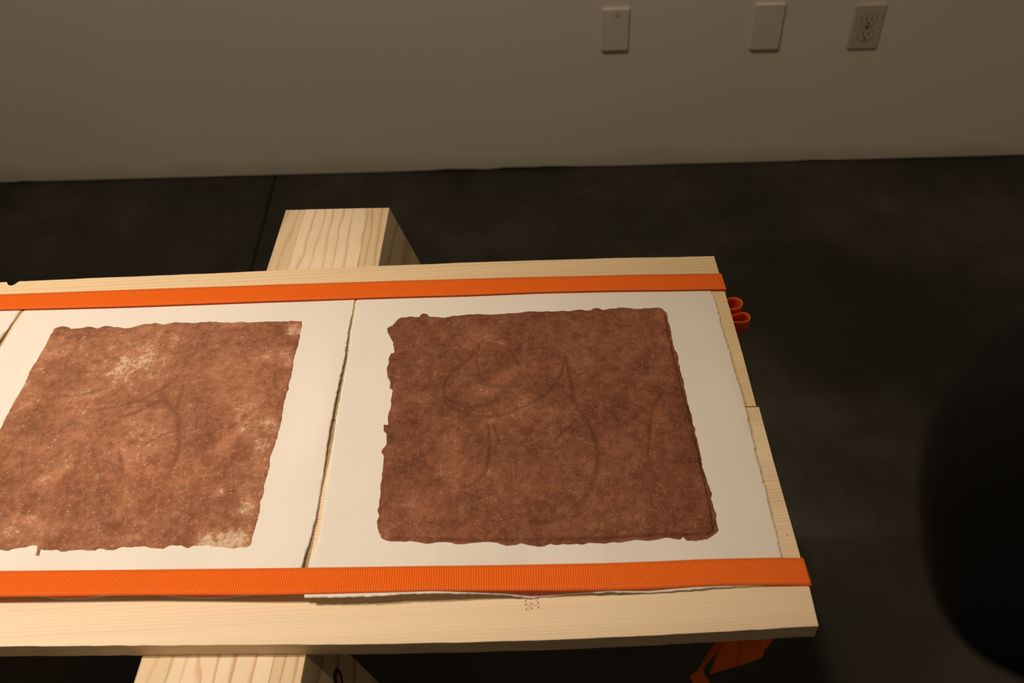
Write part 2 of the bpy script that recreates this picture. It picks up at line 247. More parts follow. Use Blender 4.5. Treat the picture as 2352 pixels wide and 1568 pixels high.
def floor_mat():
    m, nt, b = new_mat('dark_concrete'); c = coords(nt)
    n = N(nt, 'ShaderNodeTexNoise', inp={'Scale': 2.6, 'Detail': 7.0, 'Roughness': .6}); L(nt, c, 'Vector', n, 'Vector')
    r = ramp(nt, [(.32, (.014, .0148, .0115)), (.50, (.031, .029, .022)), (.66, (.056, .050, .038))]); L(nt, n, 'Fac', r, 'Fac')
    # dark stain on the slab to the right of the table
    nd = N(nt, 'ShaderNodeTexNoise', inp={'Scale': 4.5, 'Detail': 4.0}); L(nt, c, 'Vector', nd, 'Vector')
    vs = N(nt, 'ShaderNodeVectorMath', operation='SUBTRACT'); L(nt, c, 'Vector', vs, 0); vs.inputs[1].default_value = (.70, 1.52, 0)
    sc = N(nt, 'ShaderNodeVectorMath', operation='MULTIPLY'); L(nt, vs, 0, sc, 0); sc.inputs[1].default_value = (1.0, .85, 1)
    ln = N(nt, 'ShaderNodeVectorMath', operation='LENGTH'); L(nt, sc, 0, ln, 0)
    ad = math_n(nt, 'ADD', (ln, 'Value'), (math_n(nt, 'MULTIPLY', (nd, 'Fac'), .24), 0))
    mr = N(nt, 'ShaderNodeMapRange', inp={'From Min': .30, 'From Max': .39, 'To Min': .72, 'To Max': 0.0}); L(nt, ad, 0, mr, 'Value')
    mx = mixc(nt, (mr, 'Result'), (r, 'Color'), (.012, .012, .0095))
    # small pits
    v = N(nt, 'ShaderNodeTexVoronoi', inp={'Scale': 5.0}); L(nt, c, 'Vector', v, 'Vector')
    mp = N(nt, 'ShaderNodeMapRange', inp={'From Min': .02, 'From Max': .045, 'To Min': .8, 'To Max': 0.0}); L(nt, v, 'Distance', mp, 'Value')
    mx2 = mixc(nt, (mp, 'Result'), (mx, 2), (.02, .018, .014)); L(nt, mx2, 2, b, 'Base Color')
    b.inputs['Roughness'].default_value = .62; b.inputs['Specular IOR Level'].default_value = .3
    n2 = N(nt, 'ShaderNodeTexNoise', inp={'Scale': 60.0, 'Detail': 5.0}); L(nt, c, 'Vector', n2, 'Vector')
    bump(nt, b, n2, 'Fac', .2, .004); return m
def pine_mat(name, light, line, axis_scale, wave_scale, distort, width, knots=(), seed=0.0, warp=(.03, 30.0), streak=.35):
    """pale softwood; grain runs along local y when axis_scale shrinks y"""
    m, nt, b = new_mat(name); c = coords(nt, axis_scale, (seed, seed*.7, seed*.3))
    w = N(nt, 'ShaderNodeTexWave', wave_type='BANDS', bands_direction='X', wave_profile='SAW')
    w.inputs['Scale'].default_value = wave_scale; w.inputs['Distortion'].default_value = distort
    w.inputs['Detail'].default_value = 3.0; w.inputs['Detail Scale'].default_value = .7 if wave_scale < 50 else .35; w.inputs['Detail Roughness'].default_value = .55
    wn_ = N(nt, 'ShaderNodeTexNoise', inp={'Scale': warp[1], 'Detail': 3.0, 'Roughness': .6}); L(nt, c, 'Vector', wn_, 'Vector')
    wa = N(nt, 'ShaderNodeVectorMath', operation='MULTIPLY_ADD'); L(nt, wn_, 'Color', wa, 0); wa.inputs[1].default_value = (warp[0], 0, warp[0]); L(nt, c, 'Vector', wa, 2)
    L(nt, wa, 0, w, 'Vector')
    r = ramp(nt, [(0, (0, 0, 0)), (1-width, (0.0, 0.0, 0.0)), (1-width*.25, (1, 1, 1)), (1, (.0, .0, .0))]); L(nt, w, 'Fac', r, 'Fac')
    n = N(nt, 'ShaderNodeTexNoise', inp={'Scale': 22.0, 'Detail': 6.0, 'Roughness': .6}); L(nt, c, 'Vector', n, 'Vector')
    nr = ramp(nt, [(.35, tuple(x*.90 for x in light)), (.65, tuple(min(1, x*1.05) for x in light))]); L(nt, n, 'Fac', nr, 'Fac')
    n3 = N(nt, 'ShaderNodeTexNoise', inp={'Scale': 9.0, 'Detail': 3.0}); L(nt, c, 'Vector', n3, 'Vector')
    st = N(nt, 'ShaderNodeMapRange', inp={'From Min': .35, 'From Max': .65, 'To Min': streak*.25, 'To Max': streak}); L(nt, n3, 'Fac', st, 'Value')
    f = math_n(nt, 'MULTIPLY', (r, 'Color'), (st, 'Result'))
    cur = mixc(nt, (f, 0), (nr, 'Color'), line)
    raw = N(nt, 'ShaderNodeTexCoord')
    for (kx, ky, kz, rad, dark, fac) in knots:
        s = N(nt, 'ShaderNodeVectorMath', operation='DISTANCE'); L(nt, raw, 'Object', s, 0); s.inputs[1].default_value = (kx, ky, kz)
        k = N(nt, 'ShaderNodeMapRange', inp={'From Min': rad*.45, 'From Max': rad, 'To Min': fac, 'To Max': 0.0}); L(nt, s, 'Value', k, 'Value')
        cur = mixc(nt, (k, 'Result'), (cur, 2), dark)
    L(nt, cur, 2, b, 'Base Color')
    b.inputs['Roughness'].default_value = .55; b.inputs['Specular IOR Level'].default_value = .35
    fine = N(nt, 'ShaderNodeTexNoise', inp={'Scale': 400.0, 'Detail': 3.0}); L(nt, c, 'Vector', fine, 'Vector')
    bump(nt, b, fine, 'Fac', .12, .0006)
    return m
def paper_mat():
    m, nt, b = new_mat('cotton_paper'); c = coords(nt)
    n = N(nt, 'ShaderNodeTexNoise', inp={'Scale': 9.0, 'Detail': 4.0}); L(nt, c, 'Vector', n, 'Vector')
    r = ramp(nt, [(.3, (.86, .83, .775)), (.7, (.89, .86, .80))]); L(nt, n, 'Fac', r, 'Fac')
    v = N(nt, 'ShaderNodeTexVoronoi', inp={'Scale': 55.0}); L(nt, c, 'Vector', v, 'Vector')
    mp = N(nt, 'ShaderNodeMapRange', inp={'From Min': .03, 'From Max': .05, 'To Min': .25, 'To Max': 0.0}); L(nt, v, 'Distance', mp, 'Value')
    mx = mixc(nt, (mp, 'Result'), (r, 'Color'), (.62, .52, .42)); L(nt, mx, 2, b, 'Base Color')
    b.inputs['Roughness'].default_value = .9; b.inputs['Specular IOR Level'].default_value = .15
    tr = N(nt, 'ShaderNodeBsdfTranslucent'); tr.inputs['Color'].default_value = (1, .60, .28, 1)
    ms = N(nt, 'ShaderNodeMixShader'); ms.inputs[0].default_value = .13
    L(nt, b, 0, ms, 1); L(nt, tr, 0, ms, 2); L(nt, ms, 0, nt.nodes['Material Output'], 'Surface')
    n2 = N(nt, 'ShaderNodeTexNoise', inp={'Scale': 420.0, 'Detail': 3.0}); L(nt, c, 'Vector', n2, 'Vector')
    bump(nt, b, n2, 'Fac', .18, .0006); return m
def clay_mat(name, dark, mid, pale, worn, seed):
    m, nt, b = new_mat(name); c = coords(nt, loc=(seed, seed, 0))
    n = N(nt, 'ShaderNodeTexNoise', inp={'Scale': 48.0, 'Detail': 10.0, 'Roughness': .74, 'Distortion': .2}); L(nt, c, 'Vector', n, 'Vector')
    r = ramp(nt, [(.34, dark), (.5, mid), (.66, pale)]); L(nt, n, 'Fac', r, 'Fac')
    n4 = N(nt, 'ShaderNodeTexNoise', inp={'Scale': 260.0, 'Detail': 6.0, 'Roughness': .72}); L(nt, c, 'Vector', n4, 'Vector')
    a = N(nt, 'ShaderNodeAttribute', attribute_name='worn')
    # granular edge of the worn areas, where the paper grain shows through
    w1 = math_n(nt, 'MULTIPLY_ADD', (n4, 'Fac'), 3.2); w1.inputs[2].default_value = -1.75
    w2 = math_n(nt, 'ADD', (a, 'Fac'), (w1, 0))
    w3 = N(nt, 'ShaderNodeMapRange', inp={'From Min': .30, 'From Max': .85, 'To Min': 0.0, 'To Max': .9}); L(nt, w2, 0, w3, 'Value')
    am = math_n(nt, 'MULTIPLY', (a, 'Fac'), 2.2); mn = math_n(nt, 'MINIMUM', (am, 0), 1.0)
    w4 = math_n(nt, 'MULTIPLY', (w3, 'Result'), (mn, 0))
    soft = math_n(nt, 'MULTIPLY', (mn, 0), .62)
    mxs = mixc(nt, (soft, 0), (r, 'Color'), tuple(x*1.3 for x in pale))
    mx = mixc(nt, (w4, 0), (mxs, 2), worn)
    # medium mottling: pale dust and dark damp pores
    n6 = N(nt, 'ShaderNodeTexNoise', inp={'Scale': 150.0, 'Detail': 8.0, 'Roughness': .78}); L(nt, c, 'Vector', n6, 'Vector')
    d1 = N(nt, 'ShaderNodeMapRange', inp={'From Min': .515, 'From Max': .62, 'To Min': 0.0, 'To Max': .55}); L(nt, n6, 'Fac', d1, 'Value')
    mxa = mixc(nt, (d1, 'Result'), (mx, 2), tuple(x*1.22 for x in pale))
    d2 = N(nt, 'ShaderNodeMapRange', inp={'From Min': .47, 'From Max': .37, 'To Min': 0.0, 'To Max': .55}); L(nt, n6, 'Fac', d2, 'Value')
    mxb = mixc(nt, (d2, 'Result'), (mxa, 2), tuple(x*.7 for x in dark))
    # pale grit of uneven size
    dn = N(nt, 'ShaderNodeVectorMath', operation='MULTIPLY_ADD'); L(nt, n6, 'Color', dn, 0); dn.inputs[1].default_value = (.004, .004, .004); L(nt, c, 'Vector', dn, 2)
    v = N(nt, 'ShaderNodeTexVoronoi', inp={'Scale': 430.0, 'Randomness': 1.0}); L(nt, dn, 0, v, 'Vector')
    n5 = N(nt, 'ShaderNodeTexNoise', inp={'Scale': 120.0, 'Detail': 4.0, 'Roughness': .75}); L(nt, c, 'Vector', n5, 'Vector')
    th = N(nt, 'ShaderNodeMapRange', inp={'From Min': .44, 'From Max': .62, 'To Min': .0, 'To Max': .42}); L(nt, n5, 'Fac', th, 'Value')
    ls = math_n(nt, 'LESS_THAN', (v, 'Distance'), (th, 'Result'))
    sv_ = N(nt, 'ShaderNodeSeparateColor'); L(nt, v, 'Color', sv_, 0)
    lf = math_n(nt, 'MULTIPLY', (ls, 0), (math_n(nt, 'MULTIPLY', (sv_, 0), .52), 0))
    mx2 = mixc(nt, (lf, 0), (mxb, 2), worn)
    g = N(nt, 'ShaderNodeAttribute', attribute_name='groove')
    gf = math_n(nt, 'MULTIPLY', (g, 'Fac'), .72)
    mx3 = mixc(nt, (gf, 0), (mx2, 2), tuple(x*.72 for x in mid))
    nl = N(nt, 'ShaderNodeTexNoise', inp={'Scale': 13.0, 'Detail': 4.0, 'Roughness': .6, 'Distortion': .8}); L(nt, c, 'Vector', nl, 'Vector')
    ll = ramp(nt, [(.33, (.84, .83, .82)), (.5, (.97, .97, .97)), (.68, (1.14, 1.12, 1.10))]); L(nt, nl, 'Fac', ll, 'Fac')
    mx4 = mixc(nt, 1.0, (mx3, 2), (ll, 'Color'), 'MULTIPLY')
    L(nt, mx4, 2, b, 'Base Color')
    b.inputs['Roughness'].default_value = .85; b.inputs['Specular IOR Level'].default_value = .2
    ad = math_n(nt, 'ADD', (n4, 'Fac'), (math_n(nt, 'MULTIPLY', (v, 'Distance'), .3), 0))
    bump(nt, b, ad, 0, .6, .0024); return m
def ribbon_mat():
    m, nt, b = new_mat('orange_grosgrain')
    b.inputs['Base Color'].default_value = (1.0, .205, .008, 1)
    b.inputs['Roughness'].default_value = .48; b.inputs['Specular IOR Level'].default_value = .4
    b.inputs['Sheen Weight'].default_value = .25; b.inputs['Sheen Tint'].default_value = (1, .7, .3, 1)
    tr = N(nt, 'ShaderNodeBsdfTranslucent'); tr.inputs['Color'].default_value = (1.0, .22, .02, 1)
    mx = N(nt, 'ShaderNodeMixShader'); mx.inputs[0].default_value = .27
    out = nt.nodes['Material Output']
    L(nt, b, 0, mx, 1); L(nt, tr, 0, mx, 2); L(nt, mx, 0, out, 'Surface')
    c = coords(nt); n = N(nt, 'ShaderNodeTexNoise', inp={'Scale': 900.0, 'Detail': 2.0}); L(nt, c, 'Vector', n, 'Vector')
    bump(nt, b, n, 'Fac', .25, .0006); return m
def plain(name, colour, rough=.6, spec=.4, noise=0.0, scale=80):
    m, nt, b = new_mat(name); c = coords(nt)
    n = N(nt, 'ShaderNodeTexNoise', inp={'Scale': float(scale), 'Detail': 3.0}); L(nt, c, 'Vector', n, 'Vector')
    r = ramp(nt, [(.3, tuple(x*(1-noise) for x in colour)), (.7, tuple(min(1, x*(1+noise)) for x in colour))]); L(nt, n, 'Fac', r, 'Fac')
    L(nt, r, 'Color', b, 'Base Color'); b.inputs['Roughness'].default_value = rough; b.inputs['Specular IOR Level'].default_value = spec
    return m

M_WALL = wall_mat(); M_FLOOR = floor_mat(); M_PAPER = paper_mat(); M_RIB = ribbon_mat()
PINE = (.83, .675, .475)
M_FRONT = pine_mat('pine_front', PINE, (.62, .36, .15), (1, .026, 1), 88, 2.5, .65, warp=(.013, 42.0), knots=((-.47, .044, 0, .035, (.25, .09, .04), .85),), seed=.37, streak=.55)
M_BACK = pine_mat('pine_back', (.78, .61, .39), (.60, .36, .16), (1, .022, 1), 60, 2.5, .65, warp=(.018, 34.0), knots=((-.605, .248, 0, .017, (.035, .006, .004), .97), (-.63, .24, 0, .03, (.55, .38, .2), .5)), seed=2.1, streak=.4)
M_BEAM = pine_mat('fir_beam', (.80, .655, .47), (.50, .22, .09), (1, .20, 1), 20, 2.5, .34, seed=1.45, warp=(.055, 16.0), streak=1.0)
M_LEG = pine_mat('fir_leg', (.70, .54, .34), (.34, .19, .09), (1, .12, .12), 26, 3.0, .4, warp=(.05, 16.0), seed=4.2, streak=.7)
M_CLAY_R = clay_mat('red_clay_thick', (.150, .052, .027), (.215, .078, .040), (.30, .122, .066), (.62, .36, .22), 3.1)
M_CLAY_L = clay_mat('red_clay_thin', (.250, .092, .046), (.315, .124, .064), (.43, .195, .108), (.78, .60, .43), 9.4)
M_INK = plain('black_ink', (.035, .018, .012), .7)
M_PLATE = plain('painted_plate', (.63, .60, .555), .75, .2, .02)
M_OUTLET = plain('ivory_outlet', (.49, .45, .39), .5, .35, .03)
M_SLOT = plain('dark_slot', (.04, .035, .03), .6)
M_BLACK = plain('black_upholstery', (.006, .006, .005), .85, .2, .2, 40)
M_BLACKM = plain('black_metal', (.02, .02, .02), .4)

# ------------------------------------------------------------------ setting
jx = -0.634
prof = [(-4, 0), (jx-.004, 0), (jx-.0015, -.006), (jx+.0015, -.006), (jx+.004, 0), (4.5, 0)]
v, f = [], []
for x, z in prof: v += [(x+.03*(-2.5-2)*.0, -2.5, z), (x, 2.35, z)]
for i in range(len(prof)-1): f.append((2*i, 2*i+2, 2*i+3, 2*i+1))
link('floor', mesh('floor', v, f), M_FLOOR, kind='structure', label='dark stained concrete floor with a saw-cut joint')
T = Vector((WALL_T[0], WALL_T[1], 0)); WN = Vector((WALL_N[0], WALL_N[1], 0))
wroot_rot = math.atan2(T.y, T.x)
# wall mesh in local frame: x along wall, y into wall, z up; ragged lower edge
bm = bmesh.new()
rag = Noise2(5); xs = np.arange(-4, 4.001, .02)
zr = .004+np.maximum(0, rag.fbm(xs, xs*0, .12, 3))*.008
low = [bm.verts.new((x, 0, z)) for x, z in zip(xs, zr)]; hi = [bm.verts.new((x, 0, 3.2)) for x in xs]
lowb = [bm.verts.new((x, .1, z)) for x, z in zip(xs, zr)]; hib = [bm.verts.new((x, .1, 3.2)) for x in xs]
for i in range(len(xs)-1):
    bm.faces.new((low[i], low[i+1], hi[i+1], hi[i])); bm.faces.new((lowb[i+1], lowb[i], hib[i], hib[i+1]))
    bm.faces.new((low[i+1], low[i], lowb[i], lowb[i+1])); bm.faces.new((hi[i], hi[i+1], hib[i+1], hib[i]))
bm.faces.new((low[0], hi[0], hib[0], lowb[0])); bm.faces.new((low[-1], lowb[-1], hib[-1], hi[-1]))
w = link('wall_back', bm_mesh('wall_back', bm), M_WALL, kind='structure', label='plain off-white gallery wall')
w.location = WN*WALL_D; w.rotation_euler = (0, 0, wroot_rot)
def wall_pt(s, z): return WN*WALL_D + T*s + Vector((0, 0, z))

# ------------------------------------------------------------------ wall plates
def plate_mesh(wd, h, t):
    bm = bmesh.new(); rings = [(0, 1.0, 0), (0, 1.0, -t*.45), (.0022, 1, -t)]
    def loop(inset, y):
        a, b = wd/2-inset, h/2-inset; r = .004; out = []
        for cx, cz, a0 in ((a-r, b-r, 0), (-a+r, b-r, 90), (-a+r, -b+r, 180), (a-r, -b+r, 270)):
            for k in range(4):
                t_ = math.radians(a0+30*k); out.append(bm.verts.new((cx+r*math.cos(t_), y, cz+r*math.sin(t_))))
        return out
    ls = [loop(i, y) for i, _, y in rings]
    for a, b in zip(ls[:-1], ls[1:]):
        for i in range(len(a)): bm.faces.new((a[i], a[(i+1) % len(a)], b[(i+1) % len(a)], b[i]))
    bm.faces.new(ls[-1]); bm.faces.new(ls[0][::-1]); bmesh.ops.recalc_face_normals(bm, faces=bm.faces)
    return bm_mesh('plate', bm)
def disc_y(r, y0, y1, n=16, clip=None, sx=1.0):
    bm = bmesh.new(); pts = []
    for k in range(n):
        a = 2*math.pi*k/n; x, z = r*sx*math.cos(a), r*math.sin(a)
        if clip: z = max(-clip, min(clip, z))
        pts.append((x, z))
    A = [bm.verts.new((x, y0, z)) for x, z in pts]; B = [bm.verts.new((x, y1, z)) for x, z in pts]
    bm.faces.new(A); bm.faces.new(B[::-1])
    for i in range(n): bm.faces.new((A[i], B[i], B[(i+1) % n], A[(i+1) % n]))
    bmesh.ops.recalc_face_normals(bm, faces=bm.faces); return bm
def shifted(bm, d): bmesh.ops.translate(bm, vec=d, verts=bm.verts); return bm
plates = [(.1913, .400, .0675, .108, 'blank white wall plate nearest the left, with a smudge near its top', 'blank_wall_plate'),
          (.5605, .395, .0725, .117, 'blank white wall plate without smudge, next to the power outlet', 'blank_wall_plate')]
for s, z, wd, h, lab, nm in plates:
    o = empty(nm, wall_pt(s, z), wroot_rot, lab, 'wall plate', 'blank wall plates')
    link('cover', plate_mesh(wd, h, .009), M_PLATE, o)
    for k in (-1, 1):
        link('screw', bm_mesh('screw', disc_y(.003, -.0085, -.0096)), M_PLATE, o).location = (0, 0, k*h*.37)
    if lab.endswith('top'):
        link('smudge', bm_mesh('smudge', disc_y(.006, -.0088, -.00935, 10, None, 1.4)), plain('grey_smudge', (.46, .42, .36), .8), o).location = (.003, 0, h*.36)
o = empty('power_outlet', wall_pt(.802, .386), wroot_rot, 'duplex power outlet with two sockets on the wall', 'power outlet')
link('cover', plate_mesh(.0735, .113, .006), M_OUTLET, o)
link('screw', bm_mesh('screw', disc_y(.003, -.0055, -.0072)), M_SLOT, o)
for k in (-1, 1):
    r = link('socket', bm_mesh('socket', disc_y(.0175, -.0055, -.0078, 24, .0145)), M_OUTLET, o); r.location = (0, 0, k*.0195)
    ring = link('socket_gap', bm_mesh('socket_gap', disc_y(.0186, -.0055, -.0064, 24, .0156)), M_SLOT, r)
    for dx, hh in ((-.0063, .009), (.0063, .0075)):
        link('slot', bm_mesh('slot', box_bm(.0026, .0016, hh, (dx, -.0078, .004))), M_SLOT, r)
    link('ground_hole', bm_mesh('ground_hole', shifted(disc_y(.003, -.0072, -.0086, 12), (0, 0, -.0075))), M_SLOT, r)

# ------------------------------------------------------------------ sawhorse
sh = empty('sawhorse', (-.2457, .608, 0), -math.atan2(.0339, .6306), 'pale fir sawhorse holding up the two planks', 'sawhorse')
BT = BOARD-PLANK_T; HW, HL, TH, SP = .0700, .390, .038, .32
def hexa(pts):
    bm = bmesh.new(); vs = [bm.verts.new(p) for p in pts]
    for q in ((0, 1, 2, 3), (7, 6, 5, 4), (0, 4, 5, 1), (1, 5, 6, 2), (2, 6, 7, 3), (3, 7, 4, 0)): bm.faces.new([vs[i] for i in q])
    bmesh.ops.recalc_face_normals(bm, faces=bm.faces)
    bmesh.ops.bevel(bm, geom=bm.edges[:], offset=.0003, segments=1, affect='EDGES'); return bm
LT = .0265                                                # leg thickness across the top, legs run up flush with the beam
bw = HW-LT-.0001; b = TH*SP
link('beam', bm_mesh('beam', hexa([(-bw-b, -HL, BT-TH), (bw+b, -HL, BT-TH), (bw+b, HL, BT-TH), (-bw-b, HL, BT-TH), (-bw, -HL, BT), (bw, -HL, BT), (bw, HL, BT), (-bw, HL, BT)])), M_BEAM, sh)
for sx in (1, -1):
    for y0, y1 in ((-.348, -.208), (.250, .390)):
        zt = BT-.0002; xo_t = HW+SP*(BT-zt); xo_b = HW+SP*BT; th = LT
        pts = [(sx*(xo_b-th), y0, 0), (sx*xo_b, y0, 0), (sx*xo_b, y1, 0), (sx*(xo_b-th), y1, 0), (sx*(xo_t-th), y0, zt), (sx*xo_t, y0, zt), (sx*xo_t, y1, zt), (sx*(xo_t-th), y1, zt)]
        lg = link('leg', bm_mesh('leg', hexa(pts)), M_LEG, sh)
        if sx == 1 and y0 < 0:
            bm = bmesh.new(); off = Vector((1, 0, SP)).normalized()*.0006
            A = [bm.verts.new(Vector(p)+off) for p in MARK_OUT]; B = [bm.verts.new(Vector(p)+off) for p in MARK_IN]
            for i in range(len(A)): j = (i+1) % len(A); bm.faces.new((A[i], A[j], B[j], B[i]))
            link('ink_letter', bm_mesh('ink_letter', bm), M_INK, lg, label='black letter O stamped on the leg')

# ------------------------------------------------------------------ planks
XL = -1.75
def line_y(p, q, x): return p[1]+(q[1]-p[1])*(x-p[0])/(q[0]-p[0])
def seam(x): return line_y(SEAM[0], SEAM[1], x)
def extend(pts, xl):
    p, q = pts[0], pts[2]; return [(xl, line_y(p, q, xl))]+list(pts)
nz = Noise2(11)
def edge_noise(pts, amp, sc=.03):
    p = densify(pts, .006); return [(x, y+float(nz.fbm(x, 0, sc, 4))*amp) for x, y in p]
def chamfer(bm, off):
    z = max(v.co.z for v in bm.verts)
    es = [e for e in bm.edges if abs(e.verts[0].co.z-z) < 1e-6 and abs(e.verts[1].co.z-z) < 1e-6]
    bmesh.ops.bevel(bm, geom=es, offset=off, segments=1, affect='EDGES'); return bm
OX, OY = 0.0, seam(0)                                   # common origin on the seam
fe = edge_noise(extend(FRONT_EDGE, XL), .0005, .015)
fpoly = fe + [tuple(p) for p in FRONT_END[::-1][1:-1]] + [(.2464, seam(.2464)-.0006), (XL, seam(XL)-.0006)]
ob = link('plank', bm_mesh('plank', prism_bm([(y-OY, -(x-OX)) for x, y in fpoly], -PLANK_T, 0)), M_FRONT, label='front pine plank, pale with fine grain, nearest the camera', cat='plank', group='planks on the sawhorse')
ob.location = (OX, OY, BOARD); ob.rotation_euler = (0, 0, math.pi/2)      # local y runs along the grain
front_plank = ob
be = extend(BACK_EDGE, XL)
be2 = edge_noise(be, .0007)
nx0, nx1 = -.6140, -.5970
be2 = [p for p in be2 if not (nx0-.001 < p[0] < nx1+.001)]
notch = [(-.6140, .8592), (-.6118, .8572), (-.6100, .8537), (-.6072, .8518), (-.6040, .8514), (-.6012, .8532), (-.5995, .8562), (-.5972, .8588)]
be2 = sorted(be2+notch, key=lambda p: p[0])
bpoly = be2 + [tuple(p) for p in BACK_END[1:-1]] + [(.2440, seam(.2440)+.0006), (XL, seam(XL)+.0006)]
ob = link('plank', bm_mesh('plank', prism_bm([(y-OY, -(x-OX)) for x, y in bpoly], -PLANK_T, 0)), M_BACK, label='rear pine plank with a dark knot notch in its far edge', cat='plank', group='planks on the sawhorse')
ob.location = (OX, OY, BOARD); ob.rotation_euler = (0, 0, math.pi/2)
# dotted ink stamp and a nail dot, print on the front plank
def to_plank(x, y, z=.0003): return (y-OY, -(x-OX), z)
bm = bmesh.new()
def dab(px, py, rx, ry, rot=0):
    vs = []
    for k in range(8):
        a = 2*math.pi*k/8; ca, sa = math.cos(rot), math.sin(rot); u, w_ = rx*math.cos(a), ry*math.sin(a)
        vs.append(bm.verts.new(to_plank(px+u*ca-w_*sa, py+u*sa+w_*ca)))
    bm.faces.new(vs)
su = lambda cx: -.0005+(cx-1007)/(1275-1007)*.0108
sv = lambda cy: .3945-(cy-500)/(750-500)*.0112
for cx, cy, r in ((1007, 555, 0), (1007, 633, 0), (1010, 728, 0), (1130, 628, 0), (1130, 720, .3), (1268, 517, 0), (1270, 612, 0), (1275, 713, .6), (1128, 520, 0), (1030, 508, 1.4)):
    dab(su(cx), sv(cy), .00042, .0010, r)
for cx, cy in ((1046, 605), (1097, 600), (1050, 662), (1093, 658), (1050, 695), (1100, 693), (1048, 752), (1096, 744), (1184, 592), (1237, 552), (1237, 585), (1184, 646), (1230, 643), (1190, 680), (1245, 688), (1097, 525)):
    dab(su(cx), sv(cy), .00033, .00033)
link('ink_stamp', bm_mesh('ink_stamp', bm), M_INK, front_plank, label='small black dotted stamp beside the paper edge')
bm = bmesh.new(); dab(.2362, .4427, .0005, .0006)
link('nail_mark', bm_mesh('nail_mark', bm), M_INK, front_plank, label='tiny black dot near the plank end')

# ------------------------------------------------------------------ papers with clay prints
NZ = Noise2(21)
P3F = np.array(P3_FRONT); P2F = np.array(P2_FRONT)
def paper_z3(x, y):
    yf = np.interp(x, P3F[:, 0], P3F[:, 1]); zf = np.interp(x, P3F[:, 0], P3_FRONT_Z)
    z = .0008+zf*sstep((yf+.075-y)/.075)
    left = sstep((-.150-x)/.035)*np.interp(y, [.44, .47, .55, .70, .77], [.0, .001, .001, .001, .0003])
    right = sstep((x-.195)/.035)*np.interp(y, [.44, .47, .55, .62, .74, .77], [.0, .0012, .0016, .0022, .0012, .0002])
    buckle = np.clip(NZ.fbm(x, y, .16, 2), -.4, .5)*.0012*sstep((y-.44)/.05)*sstep((.765-y)/.04)
    return z+left+right+np.maximum(buckle, -.0006)
def paper_z2(x, y):
    yf = np.interp(x, P2F[:, 0], P2F[:, 1]); zf = np.interp(x, P2F[:, 0], P2_FRONT_Z)
    z = .0008+zf*sstep((yf+.075-y)/.075)
    right = sstep((x+.240)/.050)*np.interp(y, [.43, .45, .48, .515, .57, .63, .70, .775], [.0, .001, .002, .0006, .004, .0045, .003, .0004])
    left = sstep((-.535-x)/.04)*np.interp(y, [.42, .55, .70, .78], [.0, .002, .002, .0003])
    return z+right+left
def paper_z1(x, y):
    right = sstep((x+.640)/.05)*np.interp(y, [.42, .5, .65, .72, .785], [.002, .003, .0055, .005, .0006])
    return .0008+right
def make_paper(name, poly, zf, label, res=.0016):
    x, y, q, b = sheet(poly, res)
    c = (float(x.mean()), float(y.mean()))
    z = zf(x, y)
    me = mesh(name, np.stack([x-c[0], y-c[1], z], 1), q, True)
    o = link(name, me, M_PAPER, label=label, cat='paper', group='torn-edged sheets of paper strapped to the planks')
    o.location = (c[0], c[1], BOARD)
    md = o.modifiers.new('thickness', 'SOLIDIFY'); md.thickness = .0006; md.offset = -1
    return o, c
# right sheet
left = roughen(P3_LEFT+[tuple(P3_FRONT[0])], .0010, .00038, 1); front = roughen([(a, b_+.0007*float(sstep((a-.02)/.04))) for a, b_ in P3_FRONT]+[P3_RIGHT[-1]], .0010, .00038, 2)
right = roughen(P3_RIGHT[::-1], .0010, .00055, 3, .004); top = np.array([P3_RIGHT[0], (.2326, .7915), (-.1779, .806)]+[P3_LEFT[0]])
poly3 = [tuple(p) for p in np.concatenate([left[:-1], front[:-1], right[:-1], top[:-1]])]
p3, c3 = make_paper('paper_sheet', poly3, paper_z3, 'right sheet of white paper with the thick dark red clay print')
# middle sheet
r2 = roughen(P2_RIGHT+[(P2_FRONT[-1][0], P2_FRONT[-1][1]+.0018)], .0010, .00038, 4); f2 = roughen([(a, b_+.0018) for a, b_ in P2_FRONT[::-1]]+[(-.575, .4262)], .0010, .0004, 5)
l2 = roughen([(-.575, .4262)]+P2_LEFT[::-1], .0010, .00038, 6); t2 = np.array([P2_LEFT[0], (-.5711, .819), (-.1806, .806), P2_RIGHT[0]])
poly2 = [tuple(p) for p in np.concatenate([r2[:-1], f2[:-1], l2[:-1], t2[:-1]])]
p2, c2 = make_paper('paper_sheet', poly2, paper_z2, 'middle sheet of white paper with the thinner, lighter brown clay print')
r1 = roughen(P1_RIGHT+[(-.593, .425)], .0010, .00038, 8)
poly1 = [tuple(p) for p in r1]+[(-.98, .446), (-.985, .83), (-.5754, .822)]
p1, c1 = make_paper('paper_sheet', poly1, paper_z1, 'sliver of white paper at the far left edge of the planks', .004)

